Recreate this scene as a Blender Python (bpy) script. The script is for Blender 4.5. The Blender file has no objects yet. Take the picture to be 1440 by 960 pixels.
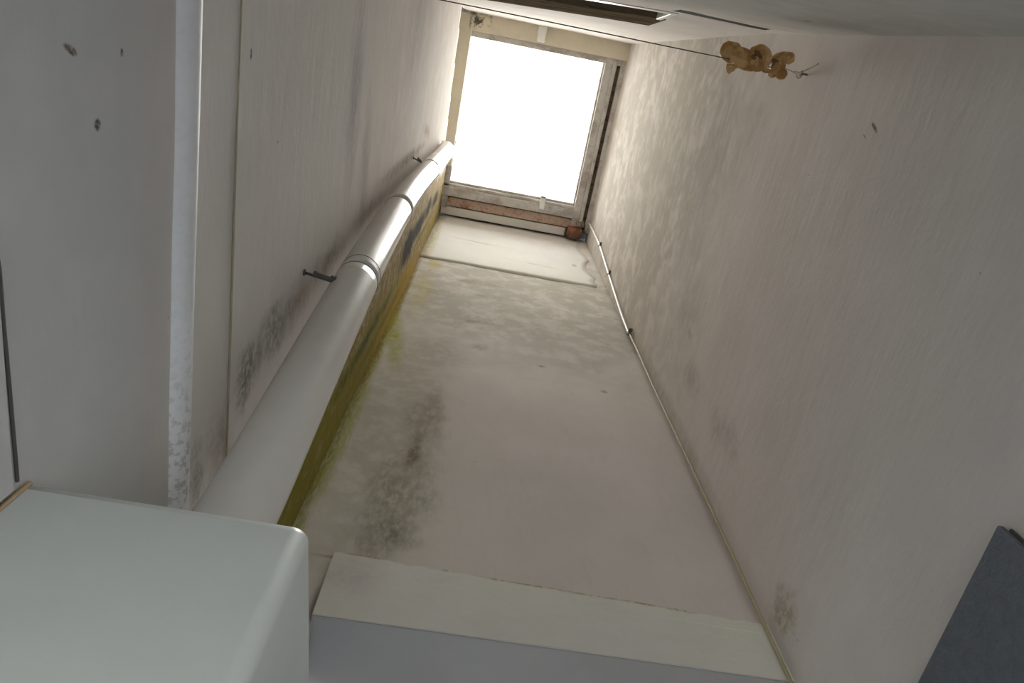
import bpy, bmesh, math, random
from mathutils import Vector, Matrix, noise as mn

random.seed(7)
scene = bpy.context.scene
COL = scene.collection

# All dimensions below are in "shaft units": S metres each, measured from the lens.
S = 1.3            # metres per unit
CZ = 0.80          # height of the lens above the floor (m)
FL = -CZ / S       # floor level in shaft units


def W(p):
    return Vector((p[0] * S, p[1] * S, p[2] * S + CZ))


# ------------------------------------------------------------------ camera
cd = bpy.data.cameras.new('camera')
cd.sensor_width = 36.0
cd.lens = 24.908
cd.clip_start = 0.01
cam = bpy.data.objects.new('camera', cd)
COL.objects.link(cam)
rows = ((0.98320499, -0.18239255, -0.00639524),
        (-0.16825895, -0.91947515, 0.35532292),
        (-0.07068852, -0.34827921, -0.93472174))
cam.matrix_world = Matrix.Translation((0, 0, CZ)) @ Matrix(rows).transposed().to_4x4()
scene.camera = cam

# ------------------------------------------------------------------ sky and light
world = bpy.data.worlds.new('overcast_sky')
scene.world = world
world.use_nodes = True
wn = world.node_tree
wn.nodes.clear()
w_out = wn.nodes.new('ShaderNodeOutputWorld')
w_bg = wn.nodes.new('ShaderNodeBackground')
w_tc = wn.nodes.new('ShaderNodeTexCoord')
w_sep = wn.nodes.new('ShaderNodeSeparateXYZ')
w_ramp = wn.nodes.new('ShaderNodeValToRGB')
wn.links.new(w_tc.outputs['Generated'], w_sep.inputs[0])
wn.links.new(w_sep.outputs['Z'], w_ramp.inputs[0])
wn.links.new(w_ramp.outputs[0], w_bg.inputs[0])
wn.links.new(w_bg.outputs[0], w_out.inputs[0])
cr = w_ramp.color_ramp
cr.elements[0].position = 0.0
cr.elements[0].color = (0.036, 0.058, 0.089, 1)      # horizon of an overcast sky
cr.elements[1].position = 1.0
cr.elements[1].color = (1.0, 0.96, 0.92, 1)       # zenith
e_ = cr.elements.new(0.8)
e_.color = (0.42, 0.42, 0.42, 1)
w_bg.inputs[1].default_value = 33.0


def portal(name, loc, size_x, size_y, direction):
    ld = bpy.data.lights.new(name, 'AREA')
    ld.shape = 'RECTANGLE'
    ld.size = size_x
    ld.size_y = size_y
    ld.cycles.is_portal = True
    o = bpy.data.objects.new(name, ld)
    o.location = loc
    o.rotation_euler = Vector(direction).to_track_quat('-Z', 'Y').to_euler()
    COL.objects.link(o)


portal('skylight_portal', W((0.21, 0.30, 5.25)), 1.3 * S, 1.4 * S, (0, 0, -1))
portal('doorway_portal', W((0.22, -0.62, -0.22)), 1.25 * S, 1.0 * S, (0, 1, 0))

scene.view_settings.view_transform = 'Standard'
scene.view_settings.look = 'None'
scene.view_settings.gamma = 1.0
scene.view_settings.use_curve_mapping = False
scene.view_settings.exposure = 0.10

# ------------------------------------------------------------------ mesh helpers


def tag(o, label=None, cat=None, group=None, kind=None):
    for k, v in (('label', label), ('category', cat), ('group', group), ('kind', kind)):
        if v:
            o[k] = v
    return o


def wloc(o):
    v = Vector((0, 0, 0))
    while o:
        v += o.location
        o = o.parent
    return v


def empty(name, base, label, cat, group=None):
    o = bpy.data.objects.new(name, None)
    o.empty_display_size = 0.05
    o.location = W(base)
    COL.objects.link(o)
    return tag(o, label, cat, group)


def link(name, bm, mat, parent=None, smooth=False, base=None):
    """link a bmesh given in shaft units as one object"""
    bmesh.ops.recalc_face_normals(bm, faces=bm.faces)
    for v in bm.verts:
        v.co = W(v.co)
    if base is not None:
        loc = W(base)
    elif parent is not None:
        loc = wloc(parent)
    else:
        loc = Vector((0, 0, 0))
    for v in bm.verts:
        v.co -= loc
    me = bpy.data.meshes.new(name)
    bm.to_mesh(me)
    bm.free()
    if smooth:
        for p in me.polygons:
            p.use_smooth = True
    me.materials.append(mat)
    o = bpy.data.objects.new(name, me)
    if parent is not None:
        o.parent = parent
        o.location = loc - wloc(parent)
    else:
        o.location = loc
    COL.objects.link(o)
    return o


def box(bm, lo, hi, bev=0.0, seg=2):
    r = bmesh.ops.create_cube(bm, size=1)
    vs = r['verts']
    for v in vs:
        v.co = Vector([lo[i] + (v.co[i] + 0.5) * (hi[i] - lo[i]) for i in range(3)])
    if bev > 0:
        es = list({e for v in vs for e in v.link_edges})
        bmesh.ops.bevel(bm, geom=es, offset=bev, segments=seg, affect='EDGES', profile=0.5)
    return bm


def tube(bm, pts, rad, n=12, cap=True):
    pts = [Vector(p) for p in pts]
    rads = rad if isinstance(rad, (list, tuple)) else [rad] * len(pts)
    prev = None
    up = None
    for i, p in enumerate(pts):
        a = pts[max(i - 1, 0)]
        b = pts[min(i + 1, len(pts) - 1)]
        t = (b - a).normalized()
        if up is None:
            up = t.orthogonal().normalized()
        up = (up - t * up.dot(t)).normalized()
        sd = t.cross(up)
        ring = [bm.verts.new(p + (up * math.cos(2 * math.pi * k / n) + sd * math.sin(2 * math.pi * k / n)) * rads[i]) for k in range(n)]
        if prev:
            for k in range(n):
                bm.faces.new((prev[k], prev[(k + 1) % n], ring[(k + 1) % n], ring[k]))
        elif cap:
            bm.faces.new(ring)
        prev = ring
    if cap:
        bm.faces.new(prev)
    return bm


def smooth_path(pts, n=8):
    pts = [Vector(p) for p in pts]
    out = []
    for i in range(len(pts) - 1):
        p0 = pts[max(i - 1, 0)]
        p1, p2 = pts[i], pts[i + 1]
        p3 = pts[min(i + 2, len(pts) - 1)]
        for k in range(n):
            t = k / n
            out.append(0.5 * ((2 * p1) + (p2 - p0) * t + (2 * p0 - 5 * p1 + 4 * p2 - p3) * t * t + (3 * p1 - p0 - 3 * p2 + p3) * t ** 3))
    out.append(pts[-1])
    return out


def rng(a, b, step, extra=()):
    n = max(1, round((b - a) / step))
    vals = [a + (b - a) * i / n for i in range(n + 1)]
    for e in extra:
        vals = [v for v in vals if abs(v - e) > step * 0.3 or v in (a, b)] + [e]
    return sorted(set(round(v, 5) for v in vals))


def slab(us, vs, front, back, hole=None):
    """sheet of cells front(u,v) with thickness vector back; hole(u,v)->True drops a cell"""
    bm = bmesh.new()
    F, B = {}, {}
    bk = Vector(back)

    def vert(i, j):
        if (i, j) not in F:
            p = Vector(front(us[i], vs[j]))
            F[i, j] = bm.verts.new(p)
            B[i, j] = bm.verts.new(p + bk)
    cells = set()
    for i in range(len(us) - 1):
        for j in range(len(vs) - 1):
            if hole and hole((us[i] + us[i + 1]) / 2, (vs[j] + vs[j + 1]) / 2):
                continue
            cells.add((i, j))
            for a in (0, 1):
                for b in (0, 1):
                    vert(i + a, j + b)
    for (i, j) in cells:
        c = ((i, j), (i + 1, j), (i + 1, j + 1), (i, j + 1))
        bm.faces.new([F[k] for k in c])
        bm.faces.new([B[k] for k in reversed(c)])
        for (di, dj, a, b) in ((0, -1, 0, 1), (1, 0, 1, 2), (0, 1, 2, 3), (-1, 0, 3, 0)):
            if (i + di, j + dj) not in cells:
                bm.faces.new((F[c[b]], F[c[a]], B[c[a]], B[c[b]]))
    return bm


def und(x, y, s=3.0, a=0.004, seed=0.0):
    return a * (mn.noise(Vector((x * s, y * s, seed))) + 0.5 * mn.noise(Vector((x * s * 2.7, y * s * 2.7, seed + 9))))


# ------------------------------------------------------------------ material helpers


class NB:
    def __init__(self, name):
        self.m = bpy.data.materials.new(name)
        self.m.use_nodes = True
        self.t = self.m.node_tree
        self.b = self.t.nodes['Principled BSDF']
        g = self.n('ShaderNodeNewGeometry')
        v = self.n('ShaderNodeVectorMath', operation='SUBTRACT')
        self.l(g.outputs['Position'], v.inputs[0])
        v.inputs[1].default_value = (0, 0, CZ)
        s = self.n('ShaderNodeVectorMath', operation='SCALE')
        self.l(v.outputs[0], s.inputs[0])
        s.inputs['Scale'].default_value = 1 / S
        self.pos = s.outputs[0]      # position in shaft units

    def n(self, t, **k):
        o = self.t.nodes.new(t)
        for a, v in k.items():
            setattr(o, a, v)
        return o

    def l(self, a, b):
        self.t.links.new(a, b)

    def val(self, sock, v):
        if hasattr(v, 'is_linked') or isinstance(v, bpy.types.NodeSocket):
            self.l(v, sock)
        else:
            sock.default_value = v

    def math(self, op, a, b=0.0, c=None):
        o = self.n('ShaderNodeMath', operation=op)
        self.val(o.inputs[0], a)
        self.val(o.inputs[1], b)
        if c is not None:
            self.val(o.inputs[2], c)
        return o.outputs[0]

    def noise(self, scale, vec=None, stretch=None, detail=4, rough=0.6, w=0.0):
        v = vec if vec is not None else self.pos
        if stretch or w:
            m = self.n('ShaderNodeMapping')
            self.l(v, m.inputs[0])
            m.inputs['Scale'].default_value = stretch or (1, 1, 1)
            m.inputs['Location'].default_value = (w, w * 1.7, w * 0.6)
            v = m.outputs[0]
        o = self.n('ShaderNodeTexNoise')
        self.l(v, o.inputs['Vector'])
        o.inputs['Scale'].default_value = scale
        o.inputs['Detail'].default_value = detail
        o.inputs['Roughness'].default_value = rough
        return o.outputs['Fac']

    def ramp(self, f, a, b, lo=0.0, hi=1.0):
        o = self.n('ShaderNodeMapRange', interpolation_type='SMOOTHSTEP')
        self.val(o.inputs['Value'], f)
        o.inputs['From Min'].default_value = a
        o.inputs['From Max'].default_value = b
        o.inputs['To Min'].default_value = lo
        o.inputs['To Max'].default_value = hi
        return o.outputs[0]

    def mix(self, f, a, b):
        o = self.n('ShaderNodeMix', data_type='RGBA')
        self.val(o.inputs['Factor'], f)
        for s, v in ((o.inputs[6], a), (o.inputs[7], b)):
            if isinstance(v, tuple):
                s.default_value = (v[0], v[1], v[2], 1)
            else:
                self.l(v, s)
        return o.outputs[2]

    def plane(self, u, v):
        """2D vector from two components of the shaft position"""
        sp = self.n('ShaderNodeSeparateXYZ')
        self.l(self.pos, sp.inputs[0])
        c = self.n('ShaderNodeCombineXYZ')
        self.l(sp.outputs[u], c.inputs[0])
        self.l(sp.outputs[v], c.inputs[1])
        return c.outputs[0]

    def stain(self, col, uv, c, r, ang, color, strength=0.6, ns=10, amp=0.7, edge=0.0, stretch=None, w=0.0, grain=0.55):
        """an irregular mark: ellipse c, r turned by ang, with a noisy outline"""
        m = self.n('ShaderNodeMapping', vector_type='TEXTURE')
        self.l(uv, m.inputs[0])
        m.inputs['Location'].default_value = (c[0], c[1], 0)
        m.inputs['Rotation'].default_value = (0, 0, math.radians(ang))
        m.inputs['Scale'].default_value = (r[0], r[1], 1)
        ln = self.n('ShaderNodeVectorMath', operation='LENGTH')
        self.l(m.outputs[0], ln.inputs[0])
        nz = self.noise(ns, uv, stretch=stretch, detail=3, rough=0.65, w=w)
        d = self.math('MULTIPLY_ADD', self.math('SUBTRACT', nz, 0.5), amp * 2, ln.outputs['Value'])
        f = self.ramp(d, edge, 1.0, strength, 0.0)
        if grain:
            g = self.noise(ns * 4.5, uv, stretch=stretch, detail=2, rough=0.7, w=w + 5)
            f = self.math('MULTIPLY', f, self.ramp(g, 0.32, 0.60, 1 - grain, 1.0))
        return self.mix(f, col, color)

    def bump(self, h, strength, dist, prev=None):
        o = self.n('ShaderNodeBump')
        o.inputs['Strength'].default_value = strength
        o.inputs['Distance'].default_value = dist
        self.l(h, o.inputs['Height'])
        if prev is not None:
            self.l(prev, o.inputs['Normal'])
        return o.outputs[0]

    def done(self, col, rough=0.6, spec=0.4, normal=None, metal=0.0):
        if isinstance(col, tuple):
            self.b.inputs['Base Color'].default_value = (col[0], col[1], col[2], 1)
        else:
            self.l(col, self.b.inputs['Base Color'])
        self.val(self.b.inputs['Roughness'], rough)
        self.b.inputs['Specular IOR Level'].default_value = spec
        self.b.inputs['Metallic'].default_value = metal
        if normal is not None:
            self.l(normal, self.b.inputs['Normal'])
        return self.m


PAINT = (0.80, 0.74, 0.715)


def wall_mat(name, axes, stretch, stains, base=PAINT, seed=0.0, rough=0.9):
    nb = NB(name)
    uv = nb.plane(*axes)
    a = nb.noise(2.2, uv, detail=5, w=seed)
    col = nb.mix(nb.ramp(a, 0.35, 0.7), base, (base[0] * 0.90, base[1] * 0.91, base[2] * 0.89))
    b = nb.noise(9.0, uv, stretch=stretch, detail=6, w=seed + 3)
    col = nb.mix(nb.ramp(b, 0.5, 0.8, 0, 0.25), col, (base[0] * 0.74, base[1] * 0.76, base[2] * 0.74))
    c = nb.noise(1.3, uv, detail=3, w=seed + 5)
    col = nb.mix(nb.ramp(c, 0.45, 0.65, 0, 0.5), col, (base[0] * 0.98, base[1] * 1.0, base[2] * 0.93))
    # pin specks of dirt
    vo = nb.n('ShaderNodeTexVoronoi')
    nb.l(uv, vo.inputs['Vector'])
    vo.inputs['Scale'].default_value = 9.0
    col = nb.mix(nb.ramp(vo.outputs['Distance'], 0.012, 0.03, 0.5, 0), col, (0.12, 0.10, 0.08))
    for s in stains:
        col = nb.stain(col, uv, **s)
    h1 = nb.noise(5.0, uv, stretch=stretch, detail=3, w=seed)
    h2 = nb.noise(70.0, uv, detail=4, w=seed)
    h3 = nb.noise(14.0, uv, stretch=stretch, detail=5, w=seed + 1)
    n1 = nb.bump(h1, 0.20, 0.010)
    n2 = nb.bump(h3, 0.11, 0.003, n1)
    n3 = nb.bump(h2, 0.30, 0.0018, n2)
    return nb.done(col, rough, 0.06, n3)


def st(c, r, ang, color, strength, ns=10, amp=0.7, edge=0.0, stretch=None, w=0.0, grain=0.55):
    return dict(grain=grain, c=c, r=r, ang=ang, color=color, strength=strength, ns=ns, amp=amp, edge=edge, stretch=stretch, w=w)


MOULD = (0.085, 0.075, 0.055)
GREY = (0.20, 0.185, 0.17)
BROWN = (0.24, 0.14, 0.07)
OLIVE = (0.24, 0.20, 0.025)
GREEN = (0.36, 0.35, 0.06)
YELL = (0.45, 0.40, 0.10)

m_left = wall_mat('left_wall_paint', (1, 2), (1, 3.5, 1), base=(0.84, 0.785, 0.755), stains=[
    # broad darker tone over the upper shaft
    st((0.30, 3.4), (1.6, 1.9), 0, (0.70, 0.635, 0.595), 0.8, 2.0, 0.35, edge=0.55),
    # grey runs of soot lying along the wall
    st((0.10, 1.55), (0.32, 0.10), 10, GREY, 0.50, 12, 0.6, stretch=(0.8, 4, 1)),
    st((0.25, 1.75), (0.25, 0.09), 14, GREY, 0.45, 12, 0.6, stretch=(0.8, 4, 1), w=2),
    st((-0.02, 2.4), (0.28, 0.28), 0, GREY, 0.28, 8, 0.7, stretch=(0.8, 3, 1), w=4),
    # mould along the wall behind the pipe
    st((0.475, 0.955), (0.075, 0.085), 20, MOULD, 0.72, 14, 0.9, grain=0.8),
    st((0.455, 1.10), (0.055, 0.16), -5, MOULD, 0.50, 14, 0.9, w=1, grain=0.8),
    st((0.445, 1.22), (0.05, 0.14), 0, BROWN, 0.45, 14, 0.7, w=2),
    st((0.43, 1.45), (0.05, 0.20), 0, (0.20, 0.12, 0.09), 0.55, 14, 0.7, w=3),
    st((0.40, 1.9), (0.05, 0.35), 0, BROWN, 0.35, 12, 0.7, w=4),
    st((0.352, 2.65), (0.030, 0.80), 0, (0.26, 0.17, 0.11), 0.85, 9, 0.7, w=6),
    st((0.30, 3.20), (0.045, 0.25), -8, (0.22, 0.14, 0.08), 0.65, 12, 0.6, w=7),
    st((0.56, 0.86), (0.12, 0.06), 10, BROWN, 0.35, 16, 0.8, w=8),
    st((0.55, 0.78), (0.08, 0.035), 5, MOULD, 0.55, 24, 0.8, w=9),
    # green algae in the back corner
    st((1.02, 3.1), (0.46, 3.4), 0, (0.27, 0.19, 0.055), 1.0, 6, 0.22, edge=0.8, stretch=(1, 0.6, 1), w=10, grain=0.3),
    st((0.97, 1.9), (0.20, 1.5), 0, OLIVE, 0.97, 8, 0.35, edge=0.5, stretch=(1, 0.5, 1), w=11, grain=0.3),
    st((0.97, 3.0), (0.12, 0.9), 0, (0.40, 0.25, 0.025), 0.9, 7, 0.5, edge=0.3, w=13, grain=0.3),
    st((0.87, 2.2), (0.04, 0.9), 0, (0.07, 0.08, 0.03), 0.9, 9, 0.9, stretch=(1, 0.6, 1), w=12),
    st((0.97, 4.3), (0.12, 0.9), 0, (0.26, 0.19, 0.03), 0.85, 8, 0.6, edge=0.2, stretch=(1, 0.4, 1), w=14),
    st((0.95, 2.6), (0.03, 0.9), 0, (0.13, 0.11, 0.03), 0.8, 12, 0.9, stretch=(1.5, 0.5, 1), w=24),
    # black mould patches higher up
    st((0.785, 3.08), (0.10, 0.34), 0, (0.010, 0.009, 0.006), 1.0, 11, 0.5, edge=0.45, w=15, grain=0.15),
    st((0.775, 3.47), (0.070, 0.34), 0, (0.010, 0.009, 0.006), 1.0, 11, 0.5, edge=0.35, w=16, grain=0.15),
    st((0.765, 3.90), (0.065, 0.28), 0, (0.010, 0.009, 0.006), 1.0, 11, 0.5, edge=0.35, w=17, grain=0.15),
    st((0.79, 4.34), (0.065, 0.28), 0, (0.010, 0.009, 0.006), 1.0, 11, 0.5, edge=0.3, w=18, grain=0.15),
    st((0.86, 3.9), (0.025, 0.85), 0, (0.12, 0.08, 0.02), 0.95, 9, 0.8, w=19),
    st((0.90, 4.0), (0.012, 0.7), 0, (0.17, 0.12, 0.02), 0.8, 9, 0.8, w=29),
    # lower wall greyer and cooler, with dim cool daylight painted in
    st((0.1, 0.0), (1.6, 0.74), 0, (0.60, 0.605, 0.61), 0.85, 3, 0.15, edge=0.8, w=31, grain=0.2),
    # chips
    st((0.041, 0.533), (0.004, 0.011), -20, (0.13, 0.07, 0.04), 0.9, 60, 0.3, edge=0.5),
    st((0.094, 0.566), (0.006, 0.006), 0, (0.06, 0.06, 0.06), 0.9, 60, 0.4, edge=0.5),
    st((0.041, 0.603), (0.004, 0.003), 0, (0.08, 0.08, 0.08), 0.9, 60, 0.4, edge=0.5),
    st((0.035, 0.90), (0.008, 0.004), 0, (0.08, 0.08, 0.08), 0.9, 60, 0.4, edge=0.5),
], seed=0.3)

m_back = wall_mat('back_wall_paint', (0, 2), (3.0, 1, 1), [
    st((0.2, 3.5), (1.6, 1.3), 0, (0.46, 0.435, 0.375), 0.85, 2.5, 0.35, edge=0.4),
    st((-0.15, 2.0), (0.22, 1.3), 0, (0.44, 0.43, 0.30), 0.55, 4, 0.4, edge=0.2, w=1),
    st((-0.06, 1.90), (0.09, 0.36), 4, (0.29, 0.25, 0.19), 0.60, 9, 1.0, stretch=(1, 0.4, 1), w=2),
    st((-0.075, 1.70), (0.03, 0.11), 0, (0.18, 0.12, 0.08), 0.75, 16, 1.0, stretch=(1, 0.4, 1), w=3),
    st((-0.095, 1.48), (0.11, 0.30), -6, (0.23, 0.20, 0.14), 0.62, 12, 1.0, stretch=(1, 0.45, 1), w=4, grain=0.7),
    st((-0.08, 1.34), (0.07, 0.11), 0, MOULD, 0.42, 18, 1.0, stretch=(1, 0.45, 1), w=5, grain=0.8),
    st((-0.05, 1.95), (0.05, 0.04), 0, (0.26, 0.16, 0.13), 0.5, 14, 0.8, w=6),
    # algae running down beside the corner
    st((-0.31, 2.1), (0.055, 1.9), 0, GREEN, 0.92, 7, 0.35, edge=0.4, stretch=(5, 0.8, 1), w=7),
    st((-0.30, 2.9), (0.03, 1.2), 0, (0.33, 0.22, 0.03), 0.95, 8, 0.35, edge=0.4, stretch=(3, 0.8, 1), w=8),
    st((-0.255, 2.55), (0.05, 0.42), 8, (0.42, 0.42, 0.05), 0.85, 6, 0.5, edge=0.05, w=9),
    st((-0.22, 3.2), (0.07, 0.55), 0, (0.50, 0.45, 0.12), 0.55, 6, 0.6, edge=0.0, w=10),
    st((-0.21, 3.68), (0.05, 0.12), 0, (0.50, 0.42, 0.05), 0.7, 9, 0.6, edge=0.0, w=11),
    st((-0.27, 1.75), (0.025, 0.6), 0, (0.40, 0.40, 0.08), 0.6, 9, 0.6, stretch=(4, 0.6, 1), w=12),
    # flaked, blistered paint under the plaster band
    st((0.02, 3.47), (0.14, 0.05), 6, (0.33, 0.30, 0.23), 0.55, 12, 0.5, edge=0.6, w=13),
    st((0.13, 3.28), (0.13, 0.035), 3, (0.33, 0.31, 0.24), 0.50, 12, 0.5, edge=0.5, w=14),
    st((-0.13, 3.20), (0.09, 0.06), 0, (0.35, 0.31, 0.23), 0.5, 12, 0.5, edge=0.6, w=15),
    st((0.05, 2.88), (0.12, 0.035), 5, (0.26, 0.25, 0.18), 0.6, 14, 0.7, w=16),
    st((0.07, 2.6), (0.05, 0.05), 0, (0.26, 0.24, 0.2), 0.6, 14, 0.8, w=17),
    st((0.32, 2.50), (0.02, 0.02), 0, (0.14, 0.13, 0.11), 0.7, 24, 0.5, w=18),
    st((0.545, 2.36), (0.02, 0.02), 0, (0.14, 0.13, 0.11), 0.6, 24, 0.5, w=19),
    st((-0.05, 2.45), (0.16, 0.25), 0, (0.36, 0.32, 0.26), 0.35, 8, 0.8, w=20),
    # brown joint over the lintel
    st((0.25, 1.228), (0.62, 0.010), -2, (0.42, 0.28, 0.14), 0.8, 16, 0.9, edge=0.0, stretch=(1, 1, 1), w=21),
    st((-0.15, 1.245), (0.10, 0.008), 0, (0.25, 0.10, 0.06), 0.8, 30, 0.6, edge=0.0, w=22),
    st((0.66, 2.2), (0.12, 1.3), 0, (0.62, 0.60, 0.55), 0.3, 5, 0.5, w=23),
], seed=4.1)

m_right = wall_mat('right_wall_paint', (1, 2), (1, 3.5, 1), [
    st((0.1, 0.0), (1.6, 1.5), 0, (0.62, 0.60, 0.575), 0.75, 2, 0.3, edge=0.55, w=33, grain=0.2),  # greyer lower paint, darkened to stand in for less bounced light
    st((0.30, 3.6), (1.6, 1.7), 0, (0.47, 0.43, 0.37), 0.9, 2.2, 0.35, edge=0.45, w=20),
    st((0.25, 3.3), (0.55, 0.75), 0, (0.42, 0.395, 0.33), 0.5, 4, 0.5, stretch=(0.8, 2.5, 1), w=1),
    st((0.20, 2.55), (0.45, 0.25), -8, (0.36, 0.34, 0.29), 0.45, 8, 0.7, stretch=(0.8, 3.5, 1), w=2),
    st((0.62, 2.4), (0.22, 0.20), 0, (0.36, 0.34, 0.29), 0.28, 7, 1.0, w=3),
    st((0.70, 2.24), (0.03, 0.06), 0, (0.32, 0.31, 0.27), 0.45, 12, 1.0, w=4),
    st((0.80, 2.1), (0.07, 0.16), 0, (0.36, 0.35, 0.31), 0.4, 8, 1.0, w=5),
    st((0.80, 1.75), (0.08, 0.18), 0, (0.38, 0.37, 0.33), 0.4, 8, 1.0, w=6),
    st((0.93, 1.18), (0.06, 0.07), 0, (0.34, 0.27, 0.16), 0.65, 12, 1.0, w=7, grain=0.8),
    st((0.97, 2.6), (0.04, 1.8), 0, (0.46, 0.42, 0.32), 0.6, 7, 0.6, w=8),
    st((-0.032, 1.493), (0.024, 0.006), -62, (0.08, 0.09, 0.07), 0.95, 40, 0.4, edge=0.4, w=9),
    st((-0.012, 1.52), (0.014, 0.003), -68, (0.25, 0.25, 0.22), 0.8, 40, 0.4, edge=0.4, w=10),
], seed=8.7)

m_near = wall_mat('near_wall_paint', (0, 2), (3.0, 1, 1), [
    st((0.3, 0.6), (1.6, 1.55), 0, (0.46, 0.46, 0.42), 0.85, 3, 0.15, edge=0.7, w=33, grain=0.2),  # grey-green lower render, darkened further for less bounced light
    st((0.25, 1.3), (0.7, 0.3), 0, (0.40, 0.40, 0.33), 0.5, 5, 0.6, stretch=(1, 4, 1), w=1),
    st((0.62, 2.02), (0.16, 0.05), 0, (0.35, 0.30, 0.22), 0.6, 14, 0.7, w=2),
    st((0.55, 2.22), (0.10, 0.06), 0, (0.45, 0.33, 0.26), 0.4, 14, 0.7, w=3),
    st((0.60, 1.62), (0.012, 0.03), 0, (0.10, 0.10, 0.10), 0.8, 40, 0.4, w=4),
], seed=2.2)

m_plaster = wall_mat('bare_white_plaster', (0, 2), (3.0, 1, 1), [
    st((0.0, 4.35), (0.25, 0.02), -6, (0.45, 0.35, 0.28), 0.6, 14, 0.8, w=1),
    st((0.35, 4.05), (0.30, 0.015), -6, (0.50, 0.42, 0.35), 0.5, 14, 0.8, w=2),
    st((0.60, 4.2), (0.02, 0.05), 0, (0.40, 0.28, 0.20), 0.7, 14, 0.7, w=3),
    st((-0.27, 4.2), (0.04, 1.2), 0, (0.48, 0.40, 0.16), 0.7, 9, 0.6, edge=0.1, stretch=(3, 0.8, 1), w=4),
], base=(0.78, 0.75, 0.735), seed=6.0, rough=0.8)


def simple(name, col, rough=0.5, spec=0.4, metal=0.0, ns=20, var=0.85, bump=0.15, stretch=None, dist=0.002):
    nb = NB(name)
    a = nb.noise(ns, stretch=stretch, detail=5)
    c = nb.mix(nb.ramp(a, 0.35, 0.7), col, tuple(x * var for x in col))
    n = nb.bump(nb.noise(ns * 3, stretch=stretch, detail=4), bump, dist)
    return nb.done(c, rough, spec, n, metal)


def patchy(name, col, col2, ns=12, lo=0.5, hi=0.6, rough=0.7, metal=0.0, stretch=None, bump=0.3, spec=0.2):
    nb = NB(name)
    a = nb.noise(ns, stretch=stretch, detail=6, rough=0.65)
    c = nb.mix(nb.ramp(a, lo, hi), col, col2)
    b = nb.noise(ns * 4, stretch=stretch, detail=4, w=3)
    c = nb.mix(nb.ramp(b, 0.5, 0.75, 0, 0.5), c, tuple(x * 0.6 for x in col2))
    n = nb.bump(a, bump, 0.004)
    return nb.done(c, rough, spec, n, metal)


m_pvc = simple('white_plastic_pipe', (0.84, 0.815, 0.77), 0.24, 0.5, ns=6, var=0.93, bump=0.03)
m_ring = simple('dark_pipe_joint', (0.10, 0.09, 0.08), 0.6, 0.3)
m_zinc = simple('zinc_steel', (0.17, 0.16, 0.17), 0.45, 0.5, metal=0.6)
m_case = simple('glossy_white_casing_paint', (0.73, 0.77, 0.745), 0.38, 0.5, ns=5, var=0.93, bump=0.06)
m_rust = patchy('rusted_painted_steel', (0.66, 0.50, 0.41), (0.40, 0.17, 0.085), ns=11, lo=0.50, hi=0.68)
m_brick = patchy('red_brick', (0.36, 0.14, 0.08), (0.16, 0.09, 0.06), ns=14)
m_mortar = patchy('crumbled_mortar', (0.32, 0.27, 0.21), (0.16, 0.12, 0.09), ns=14)
m_grey_wood = patchy('weathered_grey_timber', (0.62, 0.60, 0.575), (0.42, 0.38, 0.36), ns=7, lo=0.45, hi=0.65, stretch=(1, 1, 6))
m_beige = simple('beige_painted_board', (0.76, 0.695, 0.56), 0.5, 0.4, ns=7, var=0.9, bump=0.1)
m_beige_d = patchy('beige_paint_flaking_in_corner', (0.76, 0.695, 0.56), (0.10, 0.10, 0.07), ns=9, lo=0.56, hi=0.66)
m_white = simple('white_gloss_trim', (0.90, 0.89, 0.86), 0.4, 0.5, ns=12, var=0.93)
m_cable = simple('white_cable_sheath', (0.78, 0.76, 0.70), 0.4, 0.5)
m_cable_y = simple('yellowed_cable_sheath', (0.50, 0.44, 0.27), 0.5, 0.4)
m_clip = simple('dark_cable_clip', (0.20, 0.17, 0.14), 0.6, 0.3)
m_brown = patchy('old_brown_timber', (0.17, 0.135, 0.095), (0.09, 0.07, 0.05), ns=8, stretch=(0.5, 4, 4), rough=1.0, spec=0.0)
m_dark = simple('unlit_depth_black', (0.012, 0.016, 0.008), 0.9, 0.1)  # near-black for unlit depth: window backing, gap and slot
m_wire = simple('dull_steel_wire', (0.16, 0.14, 0.125), 0.5, 0.4, metal=0.3)
m_string = simple('frayed_pale_string', (0.70, 0.66, 0.55), 0.8, 0.2)
m_board = simple('slate_blue_painted_board', (0.135, 0.155, 0.185), 0.55, 0.35, ns=50, var=0.85, bump=0.6, dist=0.004)
m_seam = simple('yellowed_paint_seam', (0.50, 0.42, 0.30), 0.6, 0.3)
m_floor = simple('pale_tiled_floor', (0.36, 0.38, 0.40), 0.8, 0.2, ns=6)
m_ground = simple('yard_ground', (0.22, 0.22, 0.19), 0.9, 0.1, ns=3)

# flaky distemper on the ledge
nb = NB('flaky_white_ledge_paint')
sp_ = nb.n('ShaderNodeSeparateXYZ')
nb.l(nb.pos, sp_.inputs[0])
fl_ = nb.math('MULTIPLY', nb.ramp(nb.noise(110, detail=5), 0.48, 0.60), nb.ramp(sp_.outputs[1], 0.30, 0.55, 0.12, 1.0))
c = nb.mix(fl_, (0.90, 0.91, 0.93), (0.55, 0.54, 0.53))
c = nb.mix(nb.ramp(nb.noise(3, detail=2, w=5), 0.42, 0.6, 0, 0.5), c, (0.84, 0.835, 0.83))
m_ledge = nb.done(c, 0.6, 0.35, nb.bump(nb.noise(40, detail=4), 0.35, 0.003))

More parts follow.
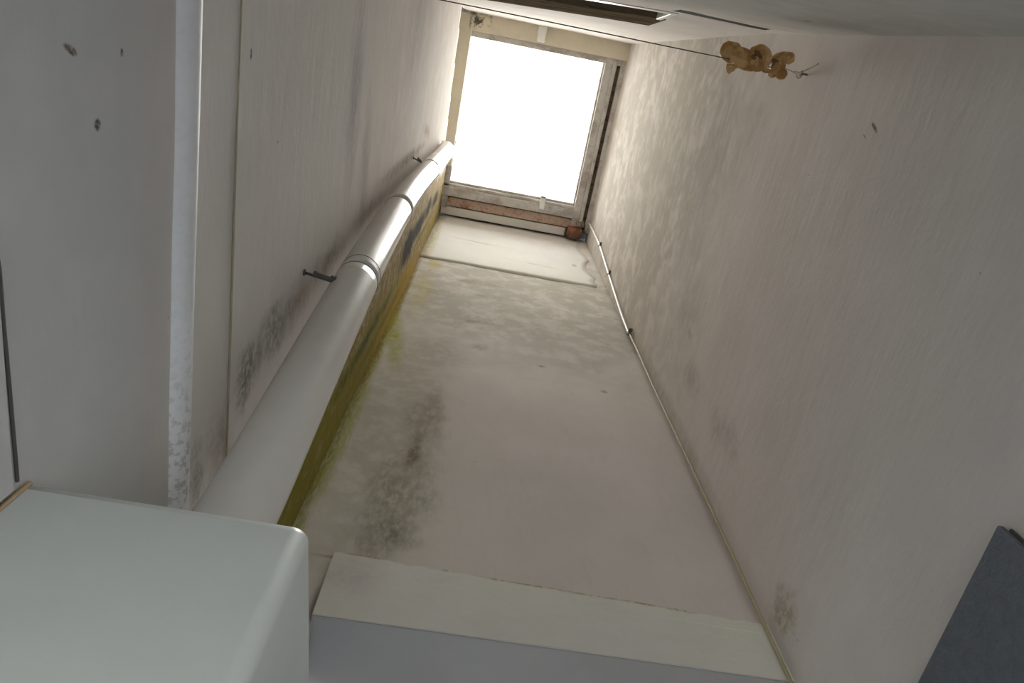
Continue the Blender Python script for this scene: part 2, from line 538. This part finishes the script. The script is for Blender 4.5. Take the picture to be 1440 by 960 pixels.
# balloon rubber
nb = NB('perished_tan_balloon_rubber')
c = nb.mix(nb.ramp(nb.noise(26, detail=5), 0.42, 0.60), (0.74, 0.50, 0.24), (0.46, 0.25, 0.08))
m_bal = nb.done(c, 0.45, 0.4, nb.bump(nb.noise(60, detail=3), 0.4, 0.003))
nb.b.inputs['Subsurface Weight'].default_value = 0.3
nb.b.inputs['Subsurface Radius'].default_value = (0.02, 0.012, 0.005)

m_bal_dark = simple('dark_puckered_rubber', (0.26, 0.14, 0.05), 0.6, 0.3)

# clear skylight glass and the dark pane
nb = NB('clear_skylight_glass')
tr = nb.n('ShaderNodeBsdfTransparent')
tr.inputs[0].default_value = (0.93, 0.95, 0.94, 1)
gl = nb.n('ShaderNodeBsdfGlossy')
gl.inputs['Roughness'].default_value = 0.03
mx = nb.n('ShaderNodeMixShader')
mx.inputs[0].default_value = 0.05
nb.l(tr.outputs[0], mx.inputs[1])
nb.l(gl.outputs[0], mx.inputs[2])
nb.l(mx.outputs[0], nb.t.nodes['Material Output'].inputs[0])
m_glass = nb.m
nb = NB('dark_green_pane')
m_pane = nb.done((0.012, 0.022, 0.010), 0.15, 0.5)

# ------------------------------------------------------------------ structure
XL, XR, YB, ZT = -0.30, 0.753, 1.0, 4.95


def structure(o):
    o['kind'] = 'structure'
    return o


# left wall, its top edge lower along the near part of the skylight
def left_top(u):
    return 5.1 if u > 0.62 or u < -0.36 else 4.25 + 0.25 * (u + 0.2) / 0.75


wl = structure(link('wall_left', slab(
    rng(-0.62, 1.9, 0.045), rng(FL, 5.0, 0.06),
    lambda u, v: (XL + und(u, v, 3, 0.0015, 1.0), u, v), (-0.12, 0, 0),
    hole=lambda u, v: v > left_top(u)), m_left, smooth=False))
# right wall
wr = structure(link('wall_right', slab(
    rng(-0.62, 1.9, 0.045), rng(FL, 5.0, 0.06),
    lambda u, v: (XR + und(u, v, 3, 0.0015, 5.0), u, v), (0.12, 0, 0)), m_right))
# back wall above the recess, and the pier at its left end
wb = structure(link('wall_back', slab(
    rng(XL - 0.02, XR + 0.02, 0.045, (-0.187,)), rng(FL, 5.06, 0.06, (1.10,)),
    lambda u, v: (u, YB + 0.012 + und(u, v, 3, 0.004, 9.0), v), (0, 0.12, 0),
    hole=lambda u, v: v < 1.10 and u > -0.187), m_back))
for w_ in (wl, wr, wb):
    for p in w_.data.polygons:
        p.use_smooth = True


def lintel_front(u, v):
    return (u, YB - 0.008 + und(u, v, 5, 0.003, 3.0), v)


bm = slab(rng(-0.187, XR + 0.01, 0.05), rng(1.055, 1.238, 0.03),
          lambda u, v: (u, YB - 0.008 + und(u, v, 5, 0.003, 3.0), v - (0.03 * (u + 0.187) / 0.94 if v > 1.2 else 0) + (0.004 * mn.noise(Vector((u * 12, 0, 0))) if v > 1.2 else 0)),
          (0, 0.10, 0))
m_lintel = wall_mat('lintel_paint', (0, 2), (1, 2.0, 1), [
    st((0.28, 1.2235), (0.62, 0.009), -1.8, (0.40, 0.26, 0.12), 0.85, 16, 1.0, w=21, grain=0.8),
    st((-0.12, 1.237), (0.07, 0.007), -1.8, (0.25, 0.10, 0.06), 0.9, 30, 0.7, w=22),
    st((-0.13, 1.17), (0.10, 0.10), 0, (0.64, 0.57, 0.55), 0.6, 8, 0.6, w=1),
    st((-0.132, 1.033), (0.006, 0.02), 0, (0.10, 0.05, 0.03), 0.9, 40, 0.5, w=2),
], base=(0.86, 0.835, 0.785), seed=7.0)
lin = link('lintel', bm, m_lintel, wb)
# recess in the back wall under the lintel: soffit and far wall
bm = slab(rng(-0.187, XR + 0.01, 0.08), rng(YB - 0.0055, 1.85, 0.08),
          lambda u, v: (u, v, 1.0520 + und(u, v, 4, 0.0012, 2.0)), (0, 0, 0.08))
m_soffit = simple('shaded_soffit_paint', (0.56, 0.55, 0.53), 0.9, 0.05, ns=4, var=0.92, bump=0.2)  # darkened copy of the wall paint, for the shade under the lintel
sof = structure(link('ceiling', bm, m_soffit))
bm = bmesh.new()
box(bm, (-0.187, 1.84, FL), (XR + 0.01, 1.95, 1.10))
structure(link('trim_1', bm, m_back))

# white plaster band above the ledge on the back wall, ragged right end


def band_front(u, v):
    e = 0.012 * mn.noise(Vector((u * 6, v * 6, 2)))
    uu = u
    if u > 0.62:
        uu = u + 0.05 * mn.noise(Vector((0, v * 3.5, 5.0))) + 0.02 * mn.noise(Vector((0, v * 14, 7.0)))
    vv = v
    if v < 3.80:
        vv = v + 0.02 * mn.noise(Vector((u * 9, 0, 1)))
    return (uu, YB + 0.0085 + e * 0.15, vv)


bm = slab(rng(XL - 0.005, 0.69, 0.04), rng(3.775, 4.98, 0.06), band_front, (0, 0.05, 0))
band = link('plaster_band', bm, m_plaster, wb, smooth=True)

# near wall behind the camera: leaning, with the window opening and a gap over the lower render
prof = [(0.0, -0.167), (0.78, -0.182), (1.15, -0.19), (1.57, -0.21), (1.95, -0.229), (2.03, -0.232), (2.045, -0.2355), (2.3, -0.249), (4.6, -0.302), (5.0, -0.312)]


def ynear(x, z):
    for (a, ya), (b, yb) in zip(prof, prof[1:]):
        if z <= b or b == 5.0:
            t = max(0, min(1, (z - a) / (b - a)))
            y = ya + (yb - ya) * t
            break
    k = max(0.0, 1 - abs(z - 2.7) / 1.4)
    return y + 0.05 * max(0.0, 0.45 - x) * k


WX0, WX1, WZ0, WZ1 = -0.29, 0.46, 2.27, 2.56
SX0, SX1, SZ0, SZ1 = 0.425, 0.695, 2.07, 2.17


def near_hole(u, v):
    return (WX0 < u < WX1 and WZ0 < v < WZ1) or (SX0 < u < SX1 and SZ0 < v < SZ1)


def near_front(u, v):
    z = v + (0.035 * (u - 0.42) * 2 + 0.012 * mn.noise(Vector((u * 40, v, 0))) if 0.4 < u < 0.72 and 2.05 < v < 2.2 else 0)
    y = ynear(u, v) + und(u, v, 4, 0.0025, 6.0) * (1 if v > 2.2 else 0.6)
    return (u, y, z)


wnr = structure(link('wall_near', slab(
    rng(XL - 0.02, XR + 0.02, 0.045, (WX0, WX1, SX0, SX1)), rng(0.0, 5.0, 0.06, (WZ0, WZ1, SZ0, SZ1, 2.03, 2.045)),
    near_front, (0, -0.20, 0), near_hole), m_near))

# floor inside, ground outside, roof slab around the skylight
bm = bmesh.new()
box(bm, (XL - 0.12, -0.62, FL - 0.1), (XR + 0.12, 1.95, FL))
structure(link('floor', bm, m_floor))
bm = bmesh.new()
box(bm, (-12, -14, FL - 0.18), (12, -0.62, FL - 0.02))
structure(link('floor_yard', bm, m_ground))

# ------------------------------------------------------------------ skylight
# window_1: timber skylight
w1 = empty('window_1', (0.22, 0.30, ZT), 'grey timber framed skylight with clear glass at the top of the shaft', 'skylight')
w1['kind'] = 'structure'
del w1['category']


def rail(name, segs, mat, parent=w1, bev=0.004):
    bm = bmesh.new()
    for lo, hi in segs:
        box(bm, lo, hi, bev, 2)
    return link(name, bm, mat, parent)


rail('frame_rail', [((0.622, -0.24, 4.965), (0.672, 0.95, 5.06)), ((0.612, -0.20, 5.00), (0.64, 0.80, 5.05)), ((0.672, -0.24, 4.955), (0.698, 0.95, 5.06))], m_grey_wood)
rail('frame_groove', [((0.697, -0.24, 4.985), (0.725, 0.95, 5.06))], m_brown, bev=0.001)
rail('frame_rail', [((0.724, -0.24, 4.95), (0.80, 0.95, 5.06))], m_grey_wood)
rail('frame_rail', [((XL - 0.04, 0.800, 4.95), (0.67, 0.862, 5.06)), ((XL - 0.04, 0.780, 4.97), (0.67, 0.80, 5.06)), ((XL - 0.04, 0.765, 5.0), (0.63, 0.785, 5.05))], m_grey_wood)
rail('frame_rail', [((XL - 0.10, -0.24, 4.97), (-0.262, 0.95, 5.06))], m_grey_wood)
rail('frame_rail', [((XL - 0.04, -0.215, 4.96), (0.80, -0.17, 5.06))], m_grey_wood)
bm = bmesh.new()
box(bm, (-0.28, -0.19, 5.055), (0.66, 0.81, 5.061))
link('pane', bm, m_glass, w1)
# roof built up round the skylight
bm = slab(rng(-1.0, 1.5, 0.05, (-0.29, 0.70, -0.31, 0.76)), rng(-1.3, 2.2, 0.05, (-0.21, 0.84, -0.32, 1.0)),
          lambda u, v: (u, v, 5.065), (0, 0, 0.06), hole=lambda u, v: -0.29 < u < 0.70 and -0.21 < v < 0.84)
structure(link('ceiling_roof', bm, m_mortar))

# unseen kerb added above the roof to cut oblique sky light
bm = slab(rng(-0.42, 0.83, 0.0625, (-0.34, 0.75)), rng(-0.34, 0.97, 0.0625, (-0.26, 0.89)),
          lambda u, v: (u, v, 5.12), (0, 0, 0.75), hole=lambda u, v: -0.34 < u < 0.75 and -0.26 < v < 0.89)
structure(link('trim_5', bm, m_mortar))

# timber upstand boards between shaft and skylight
bm = bmesh.new()
box(bm, (XL - 0.12, -0.30, 4.925), (-0.266, 0.66, 4.965), 0.004)
lb = structure(link('trim_2', bm, m_beige))
lb['label'] = 'beige painted soffit board along the left side of the skylight'
bm = bmesh.new()
box(bm, (-0.372, -0.20, 4.915), (-0.352, 0.06, 4.926))
link('open_gap', bm, m_dark, lb)
bm = bmesh.new()
box(bm, (XL - 0.13, -0.34, 4.30), (XL - 0.085, 0.70, 4.97))
structure(link('trim_3', bm, m_beige))

bm = bmesh.new()
box(bm, (XL - 0.01, -0.34, 4.93), (0.76, -0.205, 4.965), 0.004)
tn = structure(link('trim_4', bm, m_beige))
tn['label'] = 'beige painted soffit board at the near side of the skylight'
bm = bmesh.new()
box(bm, (0.150, -0.33, 4.90), (0.205, -0.215, 4.94), 0.008)
link('bracket_block', bm, m_white, tn)
bm = bmesh.new()
box(bm, (XL + 0.015, -0.315, 4.915), (-0.15, -0.21, 4.935), 0.005)
link('flaking_corner_patch', bm, m_beige_d, tn)

# rusted steel angle under the rear rail
rb = empty('steel_angle', (0.2, 0.9, 4.95), 'rust-blotched steel angle under the rear rail of the skylight', 'steel beam')
bm = bmesh.new()
box(bm, (XL + 0.004, 0.876, 5.00), (0.75, 0.938, 5.02), 0.003)
link('rusted_flange', bm, m_rust, rb)
bm = bmesh.new()
box(bm, (XL + 0.004, 0.943, 4.98), (0.594, 0.998, 5.01), 0.004)
tag(link('white_packing_strip', bm, m_plaster, rb), 'white painted packing strip')
# brick stub
bm = bmesh.new()
box(bm, (0.60, 0.915, 4.88), (0.70, 0.985, 4.975), 0.012, 3)
for v in bm.verts:
    v.co += Vector((mn.noise(v.co * 20), mn.noise(v.co * 23 + Vector((3, 0, 0))), mn.noise(v.co * 17))) * 0.006
tag(link('brick', bm, m_brick, None, smooth=True, base=(0.66, 0.93, 4.9)), 'single broken red brick at the rear right corner below the skylight', 'brick')
bm = bmesh.new()
box(bm, (0.655, 0.872, 4.90), (0.715, 0.905, 4.985), 0.014, 3)
for v in bm.verts:
    v.co += Vector((mn.noise(v.co * 25), mn.noise(v.co * 21 + Vector((3, 0, 0))), mn.noise(v.co * 19))) * 0.009
tag(link('mortar_lump', bm, m_mortar, None, smooth=True, base=(0.72, 0.92, 4.88)), 'dark crumbling mortar lump between the red brick and the skylight frame', 'mortar')
# white clip on the rear rail
bm = bmesh.new()
box(bm, (0.375, 0.745, 4.93), (0.412, 0.835, 4.948), 0.003)
box(bm, (0.375, 0.745, 4.93), (0.412, 0.757, 5.02), 0.003)
tag(link('frame_clip', bm, m_white, None, base=(0.39, 0.79, 4.93)), 'short white clip hooked over the rear rail of the skylight', 'clip')

# ------------------------------------------------------------------ window in the near wall
w2 = bpy.data.objects.new('window_2', None)
w2.location = W((0.1, -0.25, WZ0))
COL.objects.link(w2)
structure(w2)
w2['label'] = 'narrow dark window with a brown timber head in the near wall'


def slant_box(x0, x1, yoff0, yoff1, z0, z1, n=10, bev=0):
    bm = bmesh.new()
    us = [x0 + (x1 - x0) * i / n for i in range(n + 1)]
    rings = []
    for u in us:
        y = ynear(u, z0)
        rings.append([bm.verts.new((u, y + a, z)) for a, z in ((yoff0, z0), (yoff1, z0), (yoff1, z1), (yoff0, z1))])
    for a, b in zip(rings, rings[1:]):
        for k in range(4):
            bm.faces.new((a[k], a[(k + 1) % 4], b[(k + 1) % 4], b[k]))
    bm.faces.new(rings[0])
    bm.faces.new(rings[-1])
    return bm


link('head_rail', slant_box(WX0, WX1 + 0.022, -0.12, 0.0035, 2.54, 2.84), m_brown, w2)
link('sill', slant_box(WX0, WX1, -0.17, 0.002, WZ0 - 0.02, WZ0 + 0.02), m_white, w2)
bm = bmesh.new()
box(bm, (WX1 - 0.012, -0.40, WZ0), (WX1 + 0.006, -0.246, WZ1 - 0.03), 0.002)
link('jamb', bm, m_white, w2)
link('pane', slant_box(WX0, WX1 - 0.012, -0.10, -0.09, WZ0, WZ1), m_pane, w2)
bm = bmesh.new()
box(bm, (WX0, -0.47, WZ0 - 0.05), (WX1 + 0.02, -0.44, WZ1 + 0.05))
link('dark_backing', bm, m_dark, w2)
link('slot_shade_fill', slant_box(SX0 - 0.003, SX1 + 0.003, -0.15, -0.0045, SZ0 - 0.003, SZ1 + 0.003), m_dark, wnr)  # dark fill stands in for the shade inside the slot

# ------------------------------------------------------------------ details fixed to the left wall
# rounded ledge strip
bm = bmesh.new()
prev = None
for u in rng(-0.6, 0.99, 0.03):
    z0, z1 = 0.697 + 0.002 * mn.noise(Vector((u * 5, 0, 0))), 0.738 + 0.0015 * mn.noise(Vector((u * 5, 3, 0)))
    ring = []
    for k in range(9):
        a = math.pi * k / 8
        ring.append(bm.verts.new((XL - 0.006 + 0.020 * math.sin(a) ** 0.8, u, (z0 + z1) / 2 - (z1 - z0) / 2 * math.cos(a))))
    if prev:
        for k in range(8):
            bm.faces.new((prev[k], prev[k + 1], ring[k + 1], ring[k]))
    prev = ring
link('ledge_strip', bm, m_ledge, wl, smooth=True)
bm = bmesh.new()
tube(bm, smooth_path([(XL + 0.001, -0.5, 0.845), (XL + 0.001, 0.1, 0.862), (XL + 0.001, 0.4, 0.875), (XL + 0.001, 0.99, 0.895)]), 0.0016, 6)
link('paint_seam', bm, m_seam, wl, smooth=True)
# lower lining board, starts at the crack on the far left
bm = bmesh.new()
box(bm, (XL - 0.02, -0.6, 0.2), (XL + 0.004, 0.340, 0.439), 0.002)
link('lining_board', bm, m_left, wl)
bm = bmesh.new()
tube(bm, [(XL + 0.003, y, 0.4405 + 0.02 * (y - 0.2) + 0.0015 * mn.noise(Vector((y * 30, 0, 0)))) for y in rng(-0.55, 0.335, 0.02)], [0.0005 if y < 0.16 else 0.0014 for y in rng(-0.55, 0.335, 0.02)], 6)
link('open_joint', bm, m_ring, wl)

# ------------------------------------------------------------------ white pipe casing, bottom left
cs = empty('pipe_casing', (-0.2, 0.5, FL), 'white painted box casing with rounded edge in the lower left corner', 'casing')
bm = bmesh.new()
zt = 0.462
nr = 8
r = 0.013
outline = [(XL + 0.0025, 0.344)]
x1, y0 = -0.088, 0.346
for k in range(nr + 1):
    a = -math.pi / 2 + (math.pi / 2) * k / nr
    outline.append((x1 - r + r * math.cos(a), y0 + r + r * math.sin(a)))
outline += [(-0.062, 0.66), (XL + 0.0025, 0.66)]
layers = []
for zz, ins in ((FL, 0), (zt - 0.014, 0), (zt - 0.008, 0.0012), (zt - 0.003, 0.005), (zt, 0.012)):
    ring = []
    cx, cy = -0.2, 0.5
    for (x, y) in outline:
        dx = -ins if x > -0.2 else 0
        dy = ins if y < 0.5 else 0
        ring.append(bm.verts.new((x + dx, y + dy, zz)))
    layers.append(ring)
for a, b in zip(layers, layers[1:]):
    for k in range(len(a)):
        bm.faces.new((a[k], a[(k + 1) % len(a)], b[(k + 1) % len(a)], b[k]))
bm.faces.new(layers[0])
bm.faces.new(layers[-1])
cb = link('casing_body', bm, m_case, cs, smooth=True)
for p in cb.data.polygons:
    if p.area > 0.05:
        p.use_smooth = False
bm = bmesh.new()
tube(bm, [(XL + 0.0040, 0.3440, z) for z in rng(FL, 0.455, 0.05)], 0.0022, 8)
link('sealant_bead', bm, simple('aged_tan_sealant', (0.42, 0.28, 0.14), 0.6), cs, smooth=True)

# ------------------------------------------------------------------ downpipe
PR = 0.041
path = [(-0.200, 0.482, 0.462), (-0.2005, 0.478, 0.645), (-0.207, 0.459, 0.896), (-0.219, 0.430, 1.30), (-0.228, 0.420, 1.607),
        (-0.234, 0.408, 1.943), (-0.238, 0.404, 2.377), (-0.243, 0.424, 3.05), (-0.246, 0.44, 3.75), (-0.25, 0.445, 3.93), (-0.262, 0.447, 4.005), (-0.288, 0.448, 4.01)]
P = smooth_path(path, 6)
dp = empty('downpipe', (-0.2, 0.482, 0.462), 'white plastic downpipe rising up the left wall towards the skylight', 'pipe')


def sub(z0, z1):
    out = [p for p in P if z0 + 1e-4 < p.z < z1 - 1e-4]

    def at(z):
        for a, b in zip(P, P[1:]):
            if a.z <= z <= b.z:
                return a.lerp(b, (z - a.z) / (b.z - a.z))
        return P[0] if z < P[0].z else P[-1]
    return [at(z0)] + out + [at(z1)]


def zat(z):
    return sub(z, z + 0.01)[0]


bm = bmesh.new()
tube(bm, sub(0.462, 1.33), PR, 40)
link('pipe_length', bm, m_pvc, dp, smooth=True)
bm = bmesh.new()
tube(bm, sub(1.33, 1.95), PR * 0.995, 40)
link('pipe_length', bm, m_pvc, dp, smooth=True)
bm = bmesh.new()
tube(bm, sub(1.95, 4.2), PR * 0.99, 40)
link('pipe_length', bm, m_pvc, dp, smooth=True)
bm = bmesh.new()
i0 = max(i for i, p in enumerate(P) if p.z < 3.8)
for z, rr in ((1.33, 0.0004), (1.375, 0.0003), (1.95, 0.0002)):
    bm = bmesh.new()
    c = zat(z)
    tube(bm, [c, c + Vector((0, 0, 0.0028))], PR + rr, 40)
    link('joint_ring', bm, m_ring, dp, smooth=False)
bm = bmesh.new()
tube(bm, sub(2.9, 3.25), PR * 1.03, 40)
link('coupling', bm, m_pvc, dp, smooth=True)
# wall brackets
for (yw, zw, zt_) in ((0.396, 1.232, 1.24), (0.366, 2.776, 2.776)):
    c = zat(zt_)
    br = link('pipe_bracket', tube(bmesh.new(), [(XL + 0.003, yw, zw), (c.x - PR * 0.5, yw + 0.012, zt_)], 0.0026, 10), m_zinc, dp, smooth=True)
    link('wall_plate', tube(bmesh.new(), [(XL + 0.0025, yw, zw), (XL + 0.005, yw, zw)], 0.006, 14), m_zinc, br)
    link('threaded_sleeve', tube(bmesh.new(), [(XL + 0.022, yw, zw), (c.x - PR * 0.6, yw + 0.008, zt_)], 0.0046, 10), m_zinc, br, smooth=True)
    link('lock_nut', tube(bmesh.new(), [(XL + 0.020, yw, zw), (XL + 0.025, yw, zw)], 0.0060, 6), m_zinc, br)
    bm = bmesh.new()
    tube(bm, [c + Vector((0, 0, -0.006)), c + Vector((0, 0, 0.006))], PR + 0.0016, 40)
    if zw < 2:
        bm.free()
        bm = bmesh.new()
        tube(bm, [(c.x - PR * 0.75, yw + 0.004, zt_ - 0.002), (c.x - PR * 0.72, yw + 0.006, zt_ + 0.012)], 0.005, 8)
        link('clamp_lug', bm, m_ring, br)
    else:
        bm.free()

# ------------------------------------------------------------------ cable in the right corner
cbl = empty('cable', (0.742, 0.975, FL), 'thin cable running down the right rear corner, white above and yellowed below', 'cable')
up = smooth_path([(0.735, 0.870, 4.98), (0.742, 0.868, 4.80), (0.744, 0.885, 4.30), (0.743, 0.930, 3.80), (0.740, 0.975, 3.25), (0.738, 0.985, 3.0)], 8)
link('white_sheath', tube(bmesh.new(), up, 0.0072, 10), m_cable, cbl, smooth=True)
dn = [(0.738 + 0.0015 * math.sin(z * 5), 0.984 - 0.001 * math.sin(z * 7), z) for z in rng(0.2, 3.0, 0.08)]
tag(link('yellowed_sheath', tube(bmesh.new(), dn, 0.0040, 8), m_cable_y, cbl, smooth=True), 'yellowed lower run of the cable')
for (x, y, z) in ((0.744, 0.885, 4.30), (0.743, 0.930, 3.80), (0.738, 0.985, 3.0)):
    bm = bmesh.new()
    tube(bm, [(x, y, z - 0.012), (x, y, z + 0.012)], 0.0085, 10)
    box(bm, (x, y - 0.004, z - 0.008), (XR - 0.0025, y + 0.010, z + 0.008), 0.002)
    box(bm, (x - 0.004, y - 0.026, z - 0.005), (XR - 0.0025, y - 0.008, z + 0.006), 0.001)
    link('cable_clip', bm, m_clip, cbl)

# ------------------------------------------------------------------ slate blue board on the right wall
pb = empty('painted_board', (0.745, 0.7, FL), 'dark slate blue painted board leaning flat on the right wall, lower right', 'board')
bm = bmesh.new()
box(bm, (0.7375, 0.432, FL), (0.7470, 1.0 - 0.03, 0.785), 0.0015)
link('board_panel', bm, m_board, pb)
bm = bmesh.new()
box(bm, (0.7470, 0.4285, FL), (0.7505, 0.440, 0.775), 0.0005)  # dark strip stands in for the shadowed gap behind the board
tag(link('gap_shade_strip', bm, m_ring, pb), 'dark strip for the shade in the gap behind the board')

# ------------------------------------------------------------------ line across the shaft, hook and balloon
ln = empty('washing_line', (0.2, -0.133, 1.925), 'thin dark wire line stretched across the top of the picture', 'wire')
link('wire_strand', tube(bmesh.new(), [(XL - 0.005, -0.133, 1.925), (0.1, -0.133, 1.919), (0.45, -0.1325, 1.922), (0.66, -0.133, 1.924)], 0.0014, 8), m_wire, ln, smooth=True)
hk = empty('wall_hook', (0.75, -0.133, 1.92), 'small steel eye hook with frayed string on right wall', 'hook')
bm = bmesh.new()
ringp = [(0.738, -0.133 + 0.0065 * math.cos(a), 1.925 + 0.0065 * math.sin(a)) for a in [2 * math.pi * k / 14 for k in range(15)]]
tube(bm, ringp, 0.0018, 6)
tube(bm, [(0.740, -0.133, 1.925), (0.757, -0.133, 1.925)], 0.0025, 8)
link('eye_screw', bm, m_clip, hk, smooth=True)
link('string_end', tube(bmesh.new(), smooth_path([(0.735, -0.128, 1.925), (0.737, -0.138, 1.915), (0.744, -0.150, 1.885), (0.747, -0.158, 1.862)], 5), [0.0022] * 15 + [0.0026], 6), m_string, hk, smooth=True)
link('string_run', tube(bmesh.new(), smooth_path([(0.672, -0.138, 1.922), (0.70, -0.136, 1.923), (0.732, -0.128, 1.925)], 5), 0.0013, 6), m_string, hk, smooth=True)
link('string_knot', tube(bmesh.new(), smooth_path([(0.728, -0.126, 1.93), (0.734, -0.121, 1.925), (0.738, -0.127, 1.92), (0.733, -0.134, 1.925), (0.718, -0.135, 1.93)], 5), 0.0020, 6), m_string, hk, smooth=True)

bl = empty('shrivelled_balloon', (0.60, -0.14, 1.925), 'shrivelled tan balloon with several lobes twisted onto the wire line', 'balloon')


def lobe(c, rad, sc=(1, 1, 1), rz=0.0, dent=0.0, wr_=0.12, name='lobe', seed=0):
    bm = bmesh.new()
    bmesh.ops.create_uvsphere(bm, u_segments=28, v_segments=18, radius=1)
    rot = Matrix.Rotation(math.radians(rz), 3, 'Z')
    for v in bm.verts:
        d = v.co.copy()
        k = 1 + wr_ * mn.noise(d * 2.2 + Vector((seed, 0, 0))) + 0.04 * mn.noise(d * 7 + Vector((0, seed, 0)))
        if dent and d.z < 0:      # the puckered side that faces down
            rr = math.hypot(d.x, d.y)
            k *= 1 - dent * math.exp(-(rr / 0.32) ** 2) + 0.05 * math.cos(9 * math.atan2(d.y, d.x)) * math.exp(-((rr - 0.35) / 0.25) ** 2)
        p = Vector((d.x * sc[0], d.y * sc[1], d.z * sc[2])) * rad * k
        v.co = Vector(c) + rot @ p
    return link(name, bm, m_bal, bl, smooth=True)


lobe((0.552, -0.150, 1.938), 0.030, (1.0, 0.85, 0.7), 10, seed=1)
lobe((0.573, -0.143, 1.920), 0.026, (1.1, 0.85, 0.8), 5, dent=0.55, seed=2)
lobe((0.618, -0.148, 1.920), 0.034, (0.95, 0.95, 0.85), 0, dent=0.8, seed=3)
lobe((0.595, -0.124, 1.926), 0.019, (1.8, 0.55, 0.8), 3, seed=4)
lobe((0.676, -0.158, 1.926), 0.021, (1.35, 0.75, 0.8), -22, dent=0.3, seed=5)
lobe((0.694, -0.162, 1.922), 0.015, (1.0, 1.0, 0.8), 0, dent=0.4, seed=9)
lobe((0.672, -0.136, 1.92), 0.018, (1.0, 1.1, 0.8), 30, seed=6)
lobe((0.685, -0.123, 1.92), 0.016, (1.0, 0.9, 0.8), 10, dent=0.3, seed=10)
lobe((0.664, -0.118, 1.922), 0.010, (1.1, 0.9, 0.8), 0, dent=0.6, seed=7)
lobe((0.644, -0.123, 1.915), 0.009, (1.4, 0.7, 0.8), 0, seed=8)
for kx, ky, kr, sd in ((0.603, -0.156, 0.0075, 11), (0.611, -0.151, 0.0055, 12), (0.596, -0.146, 0.006, 13)):
    kn = lobe((kx, ky, 1.893), kr, (1.2, 0.8, 0.6), 30, wr_=0.5, name='pucker', seed=sd)
    kn.data.materials[0] = m_bal_dark
link('knot', tube(bmesh.new(), smooth_path([(0.646, -0.150, 1.912), (0.655, -0.148, 1.907), (0.664, -0.149, 1.910)], 5), [0.003] * 4 + [0.0055] * 3 + [0.003] * 4, 8), m_bal_dark, bl, smooth=True)
tl = link('tail', tube(bmesh.new(), smooth_path([(0.575, -0.122, 1.92), (0.560, -0.112, 1.925), (0.552, -0.104, 1.93)], 5), [0.004] * 4 + [0.008] * 7, 10), m_bal, bl, smooth=True)
link('tail', tube(bmesh.new(), smooth_path([(0.572, -0.118, 1.92), (0.558, -0.117, 1.925), (0.546, -0.116, 1.93)], 5), [0.004] * 4 + [0.006] * 7, 10), m_bal, bl, smooth=True)
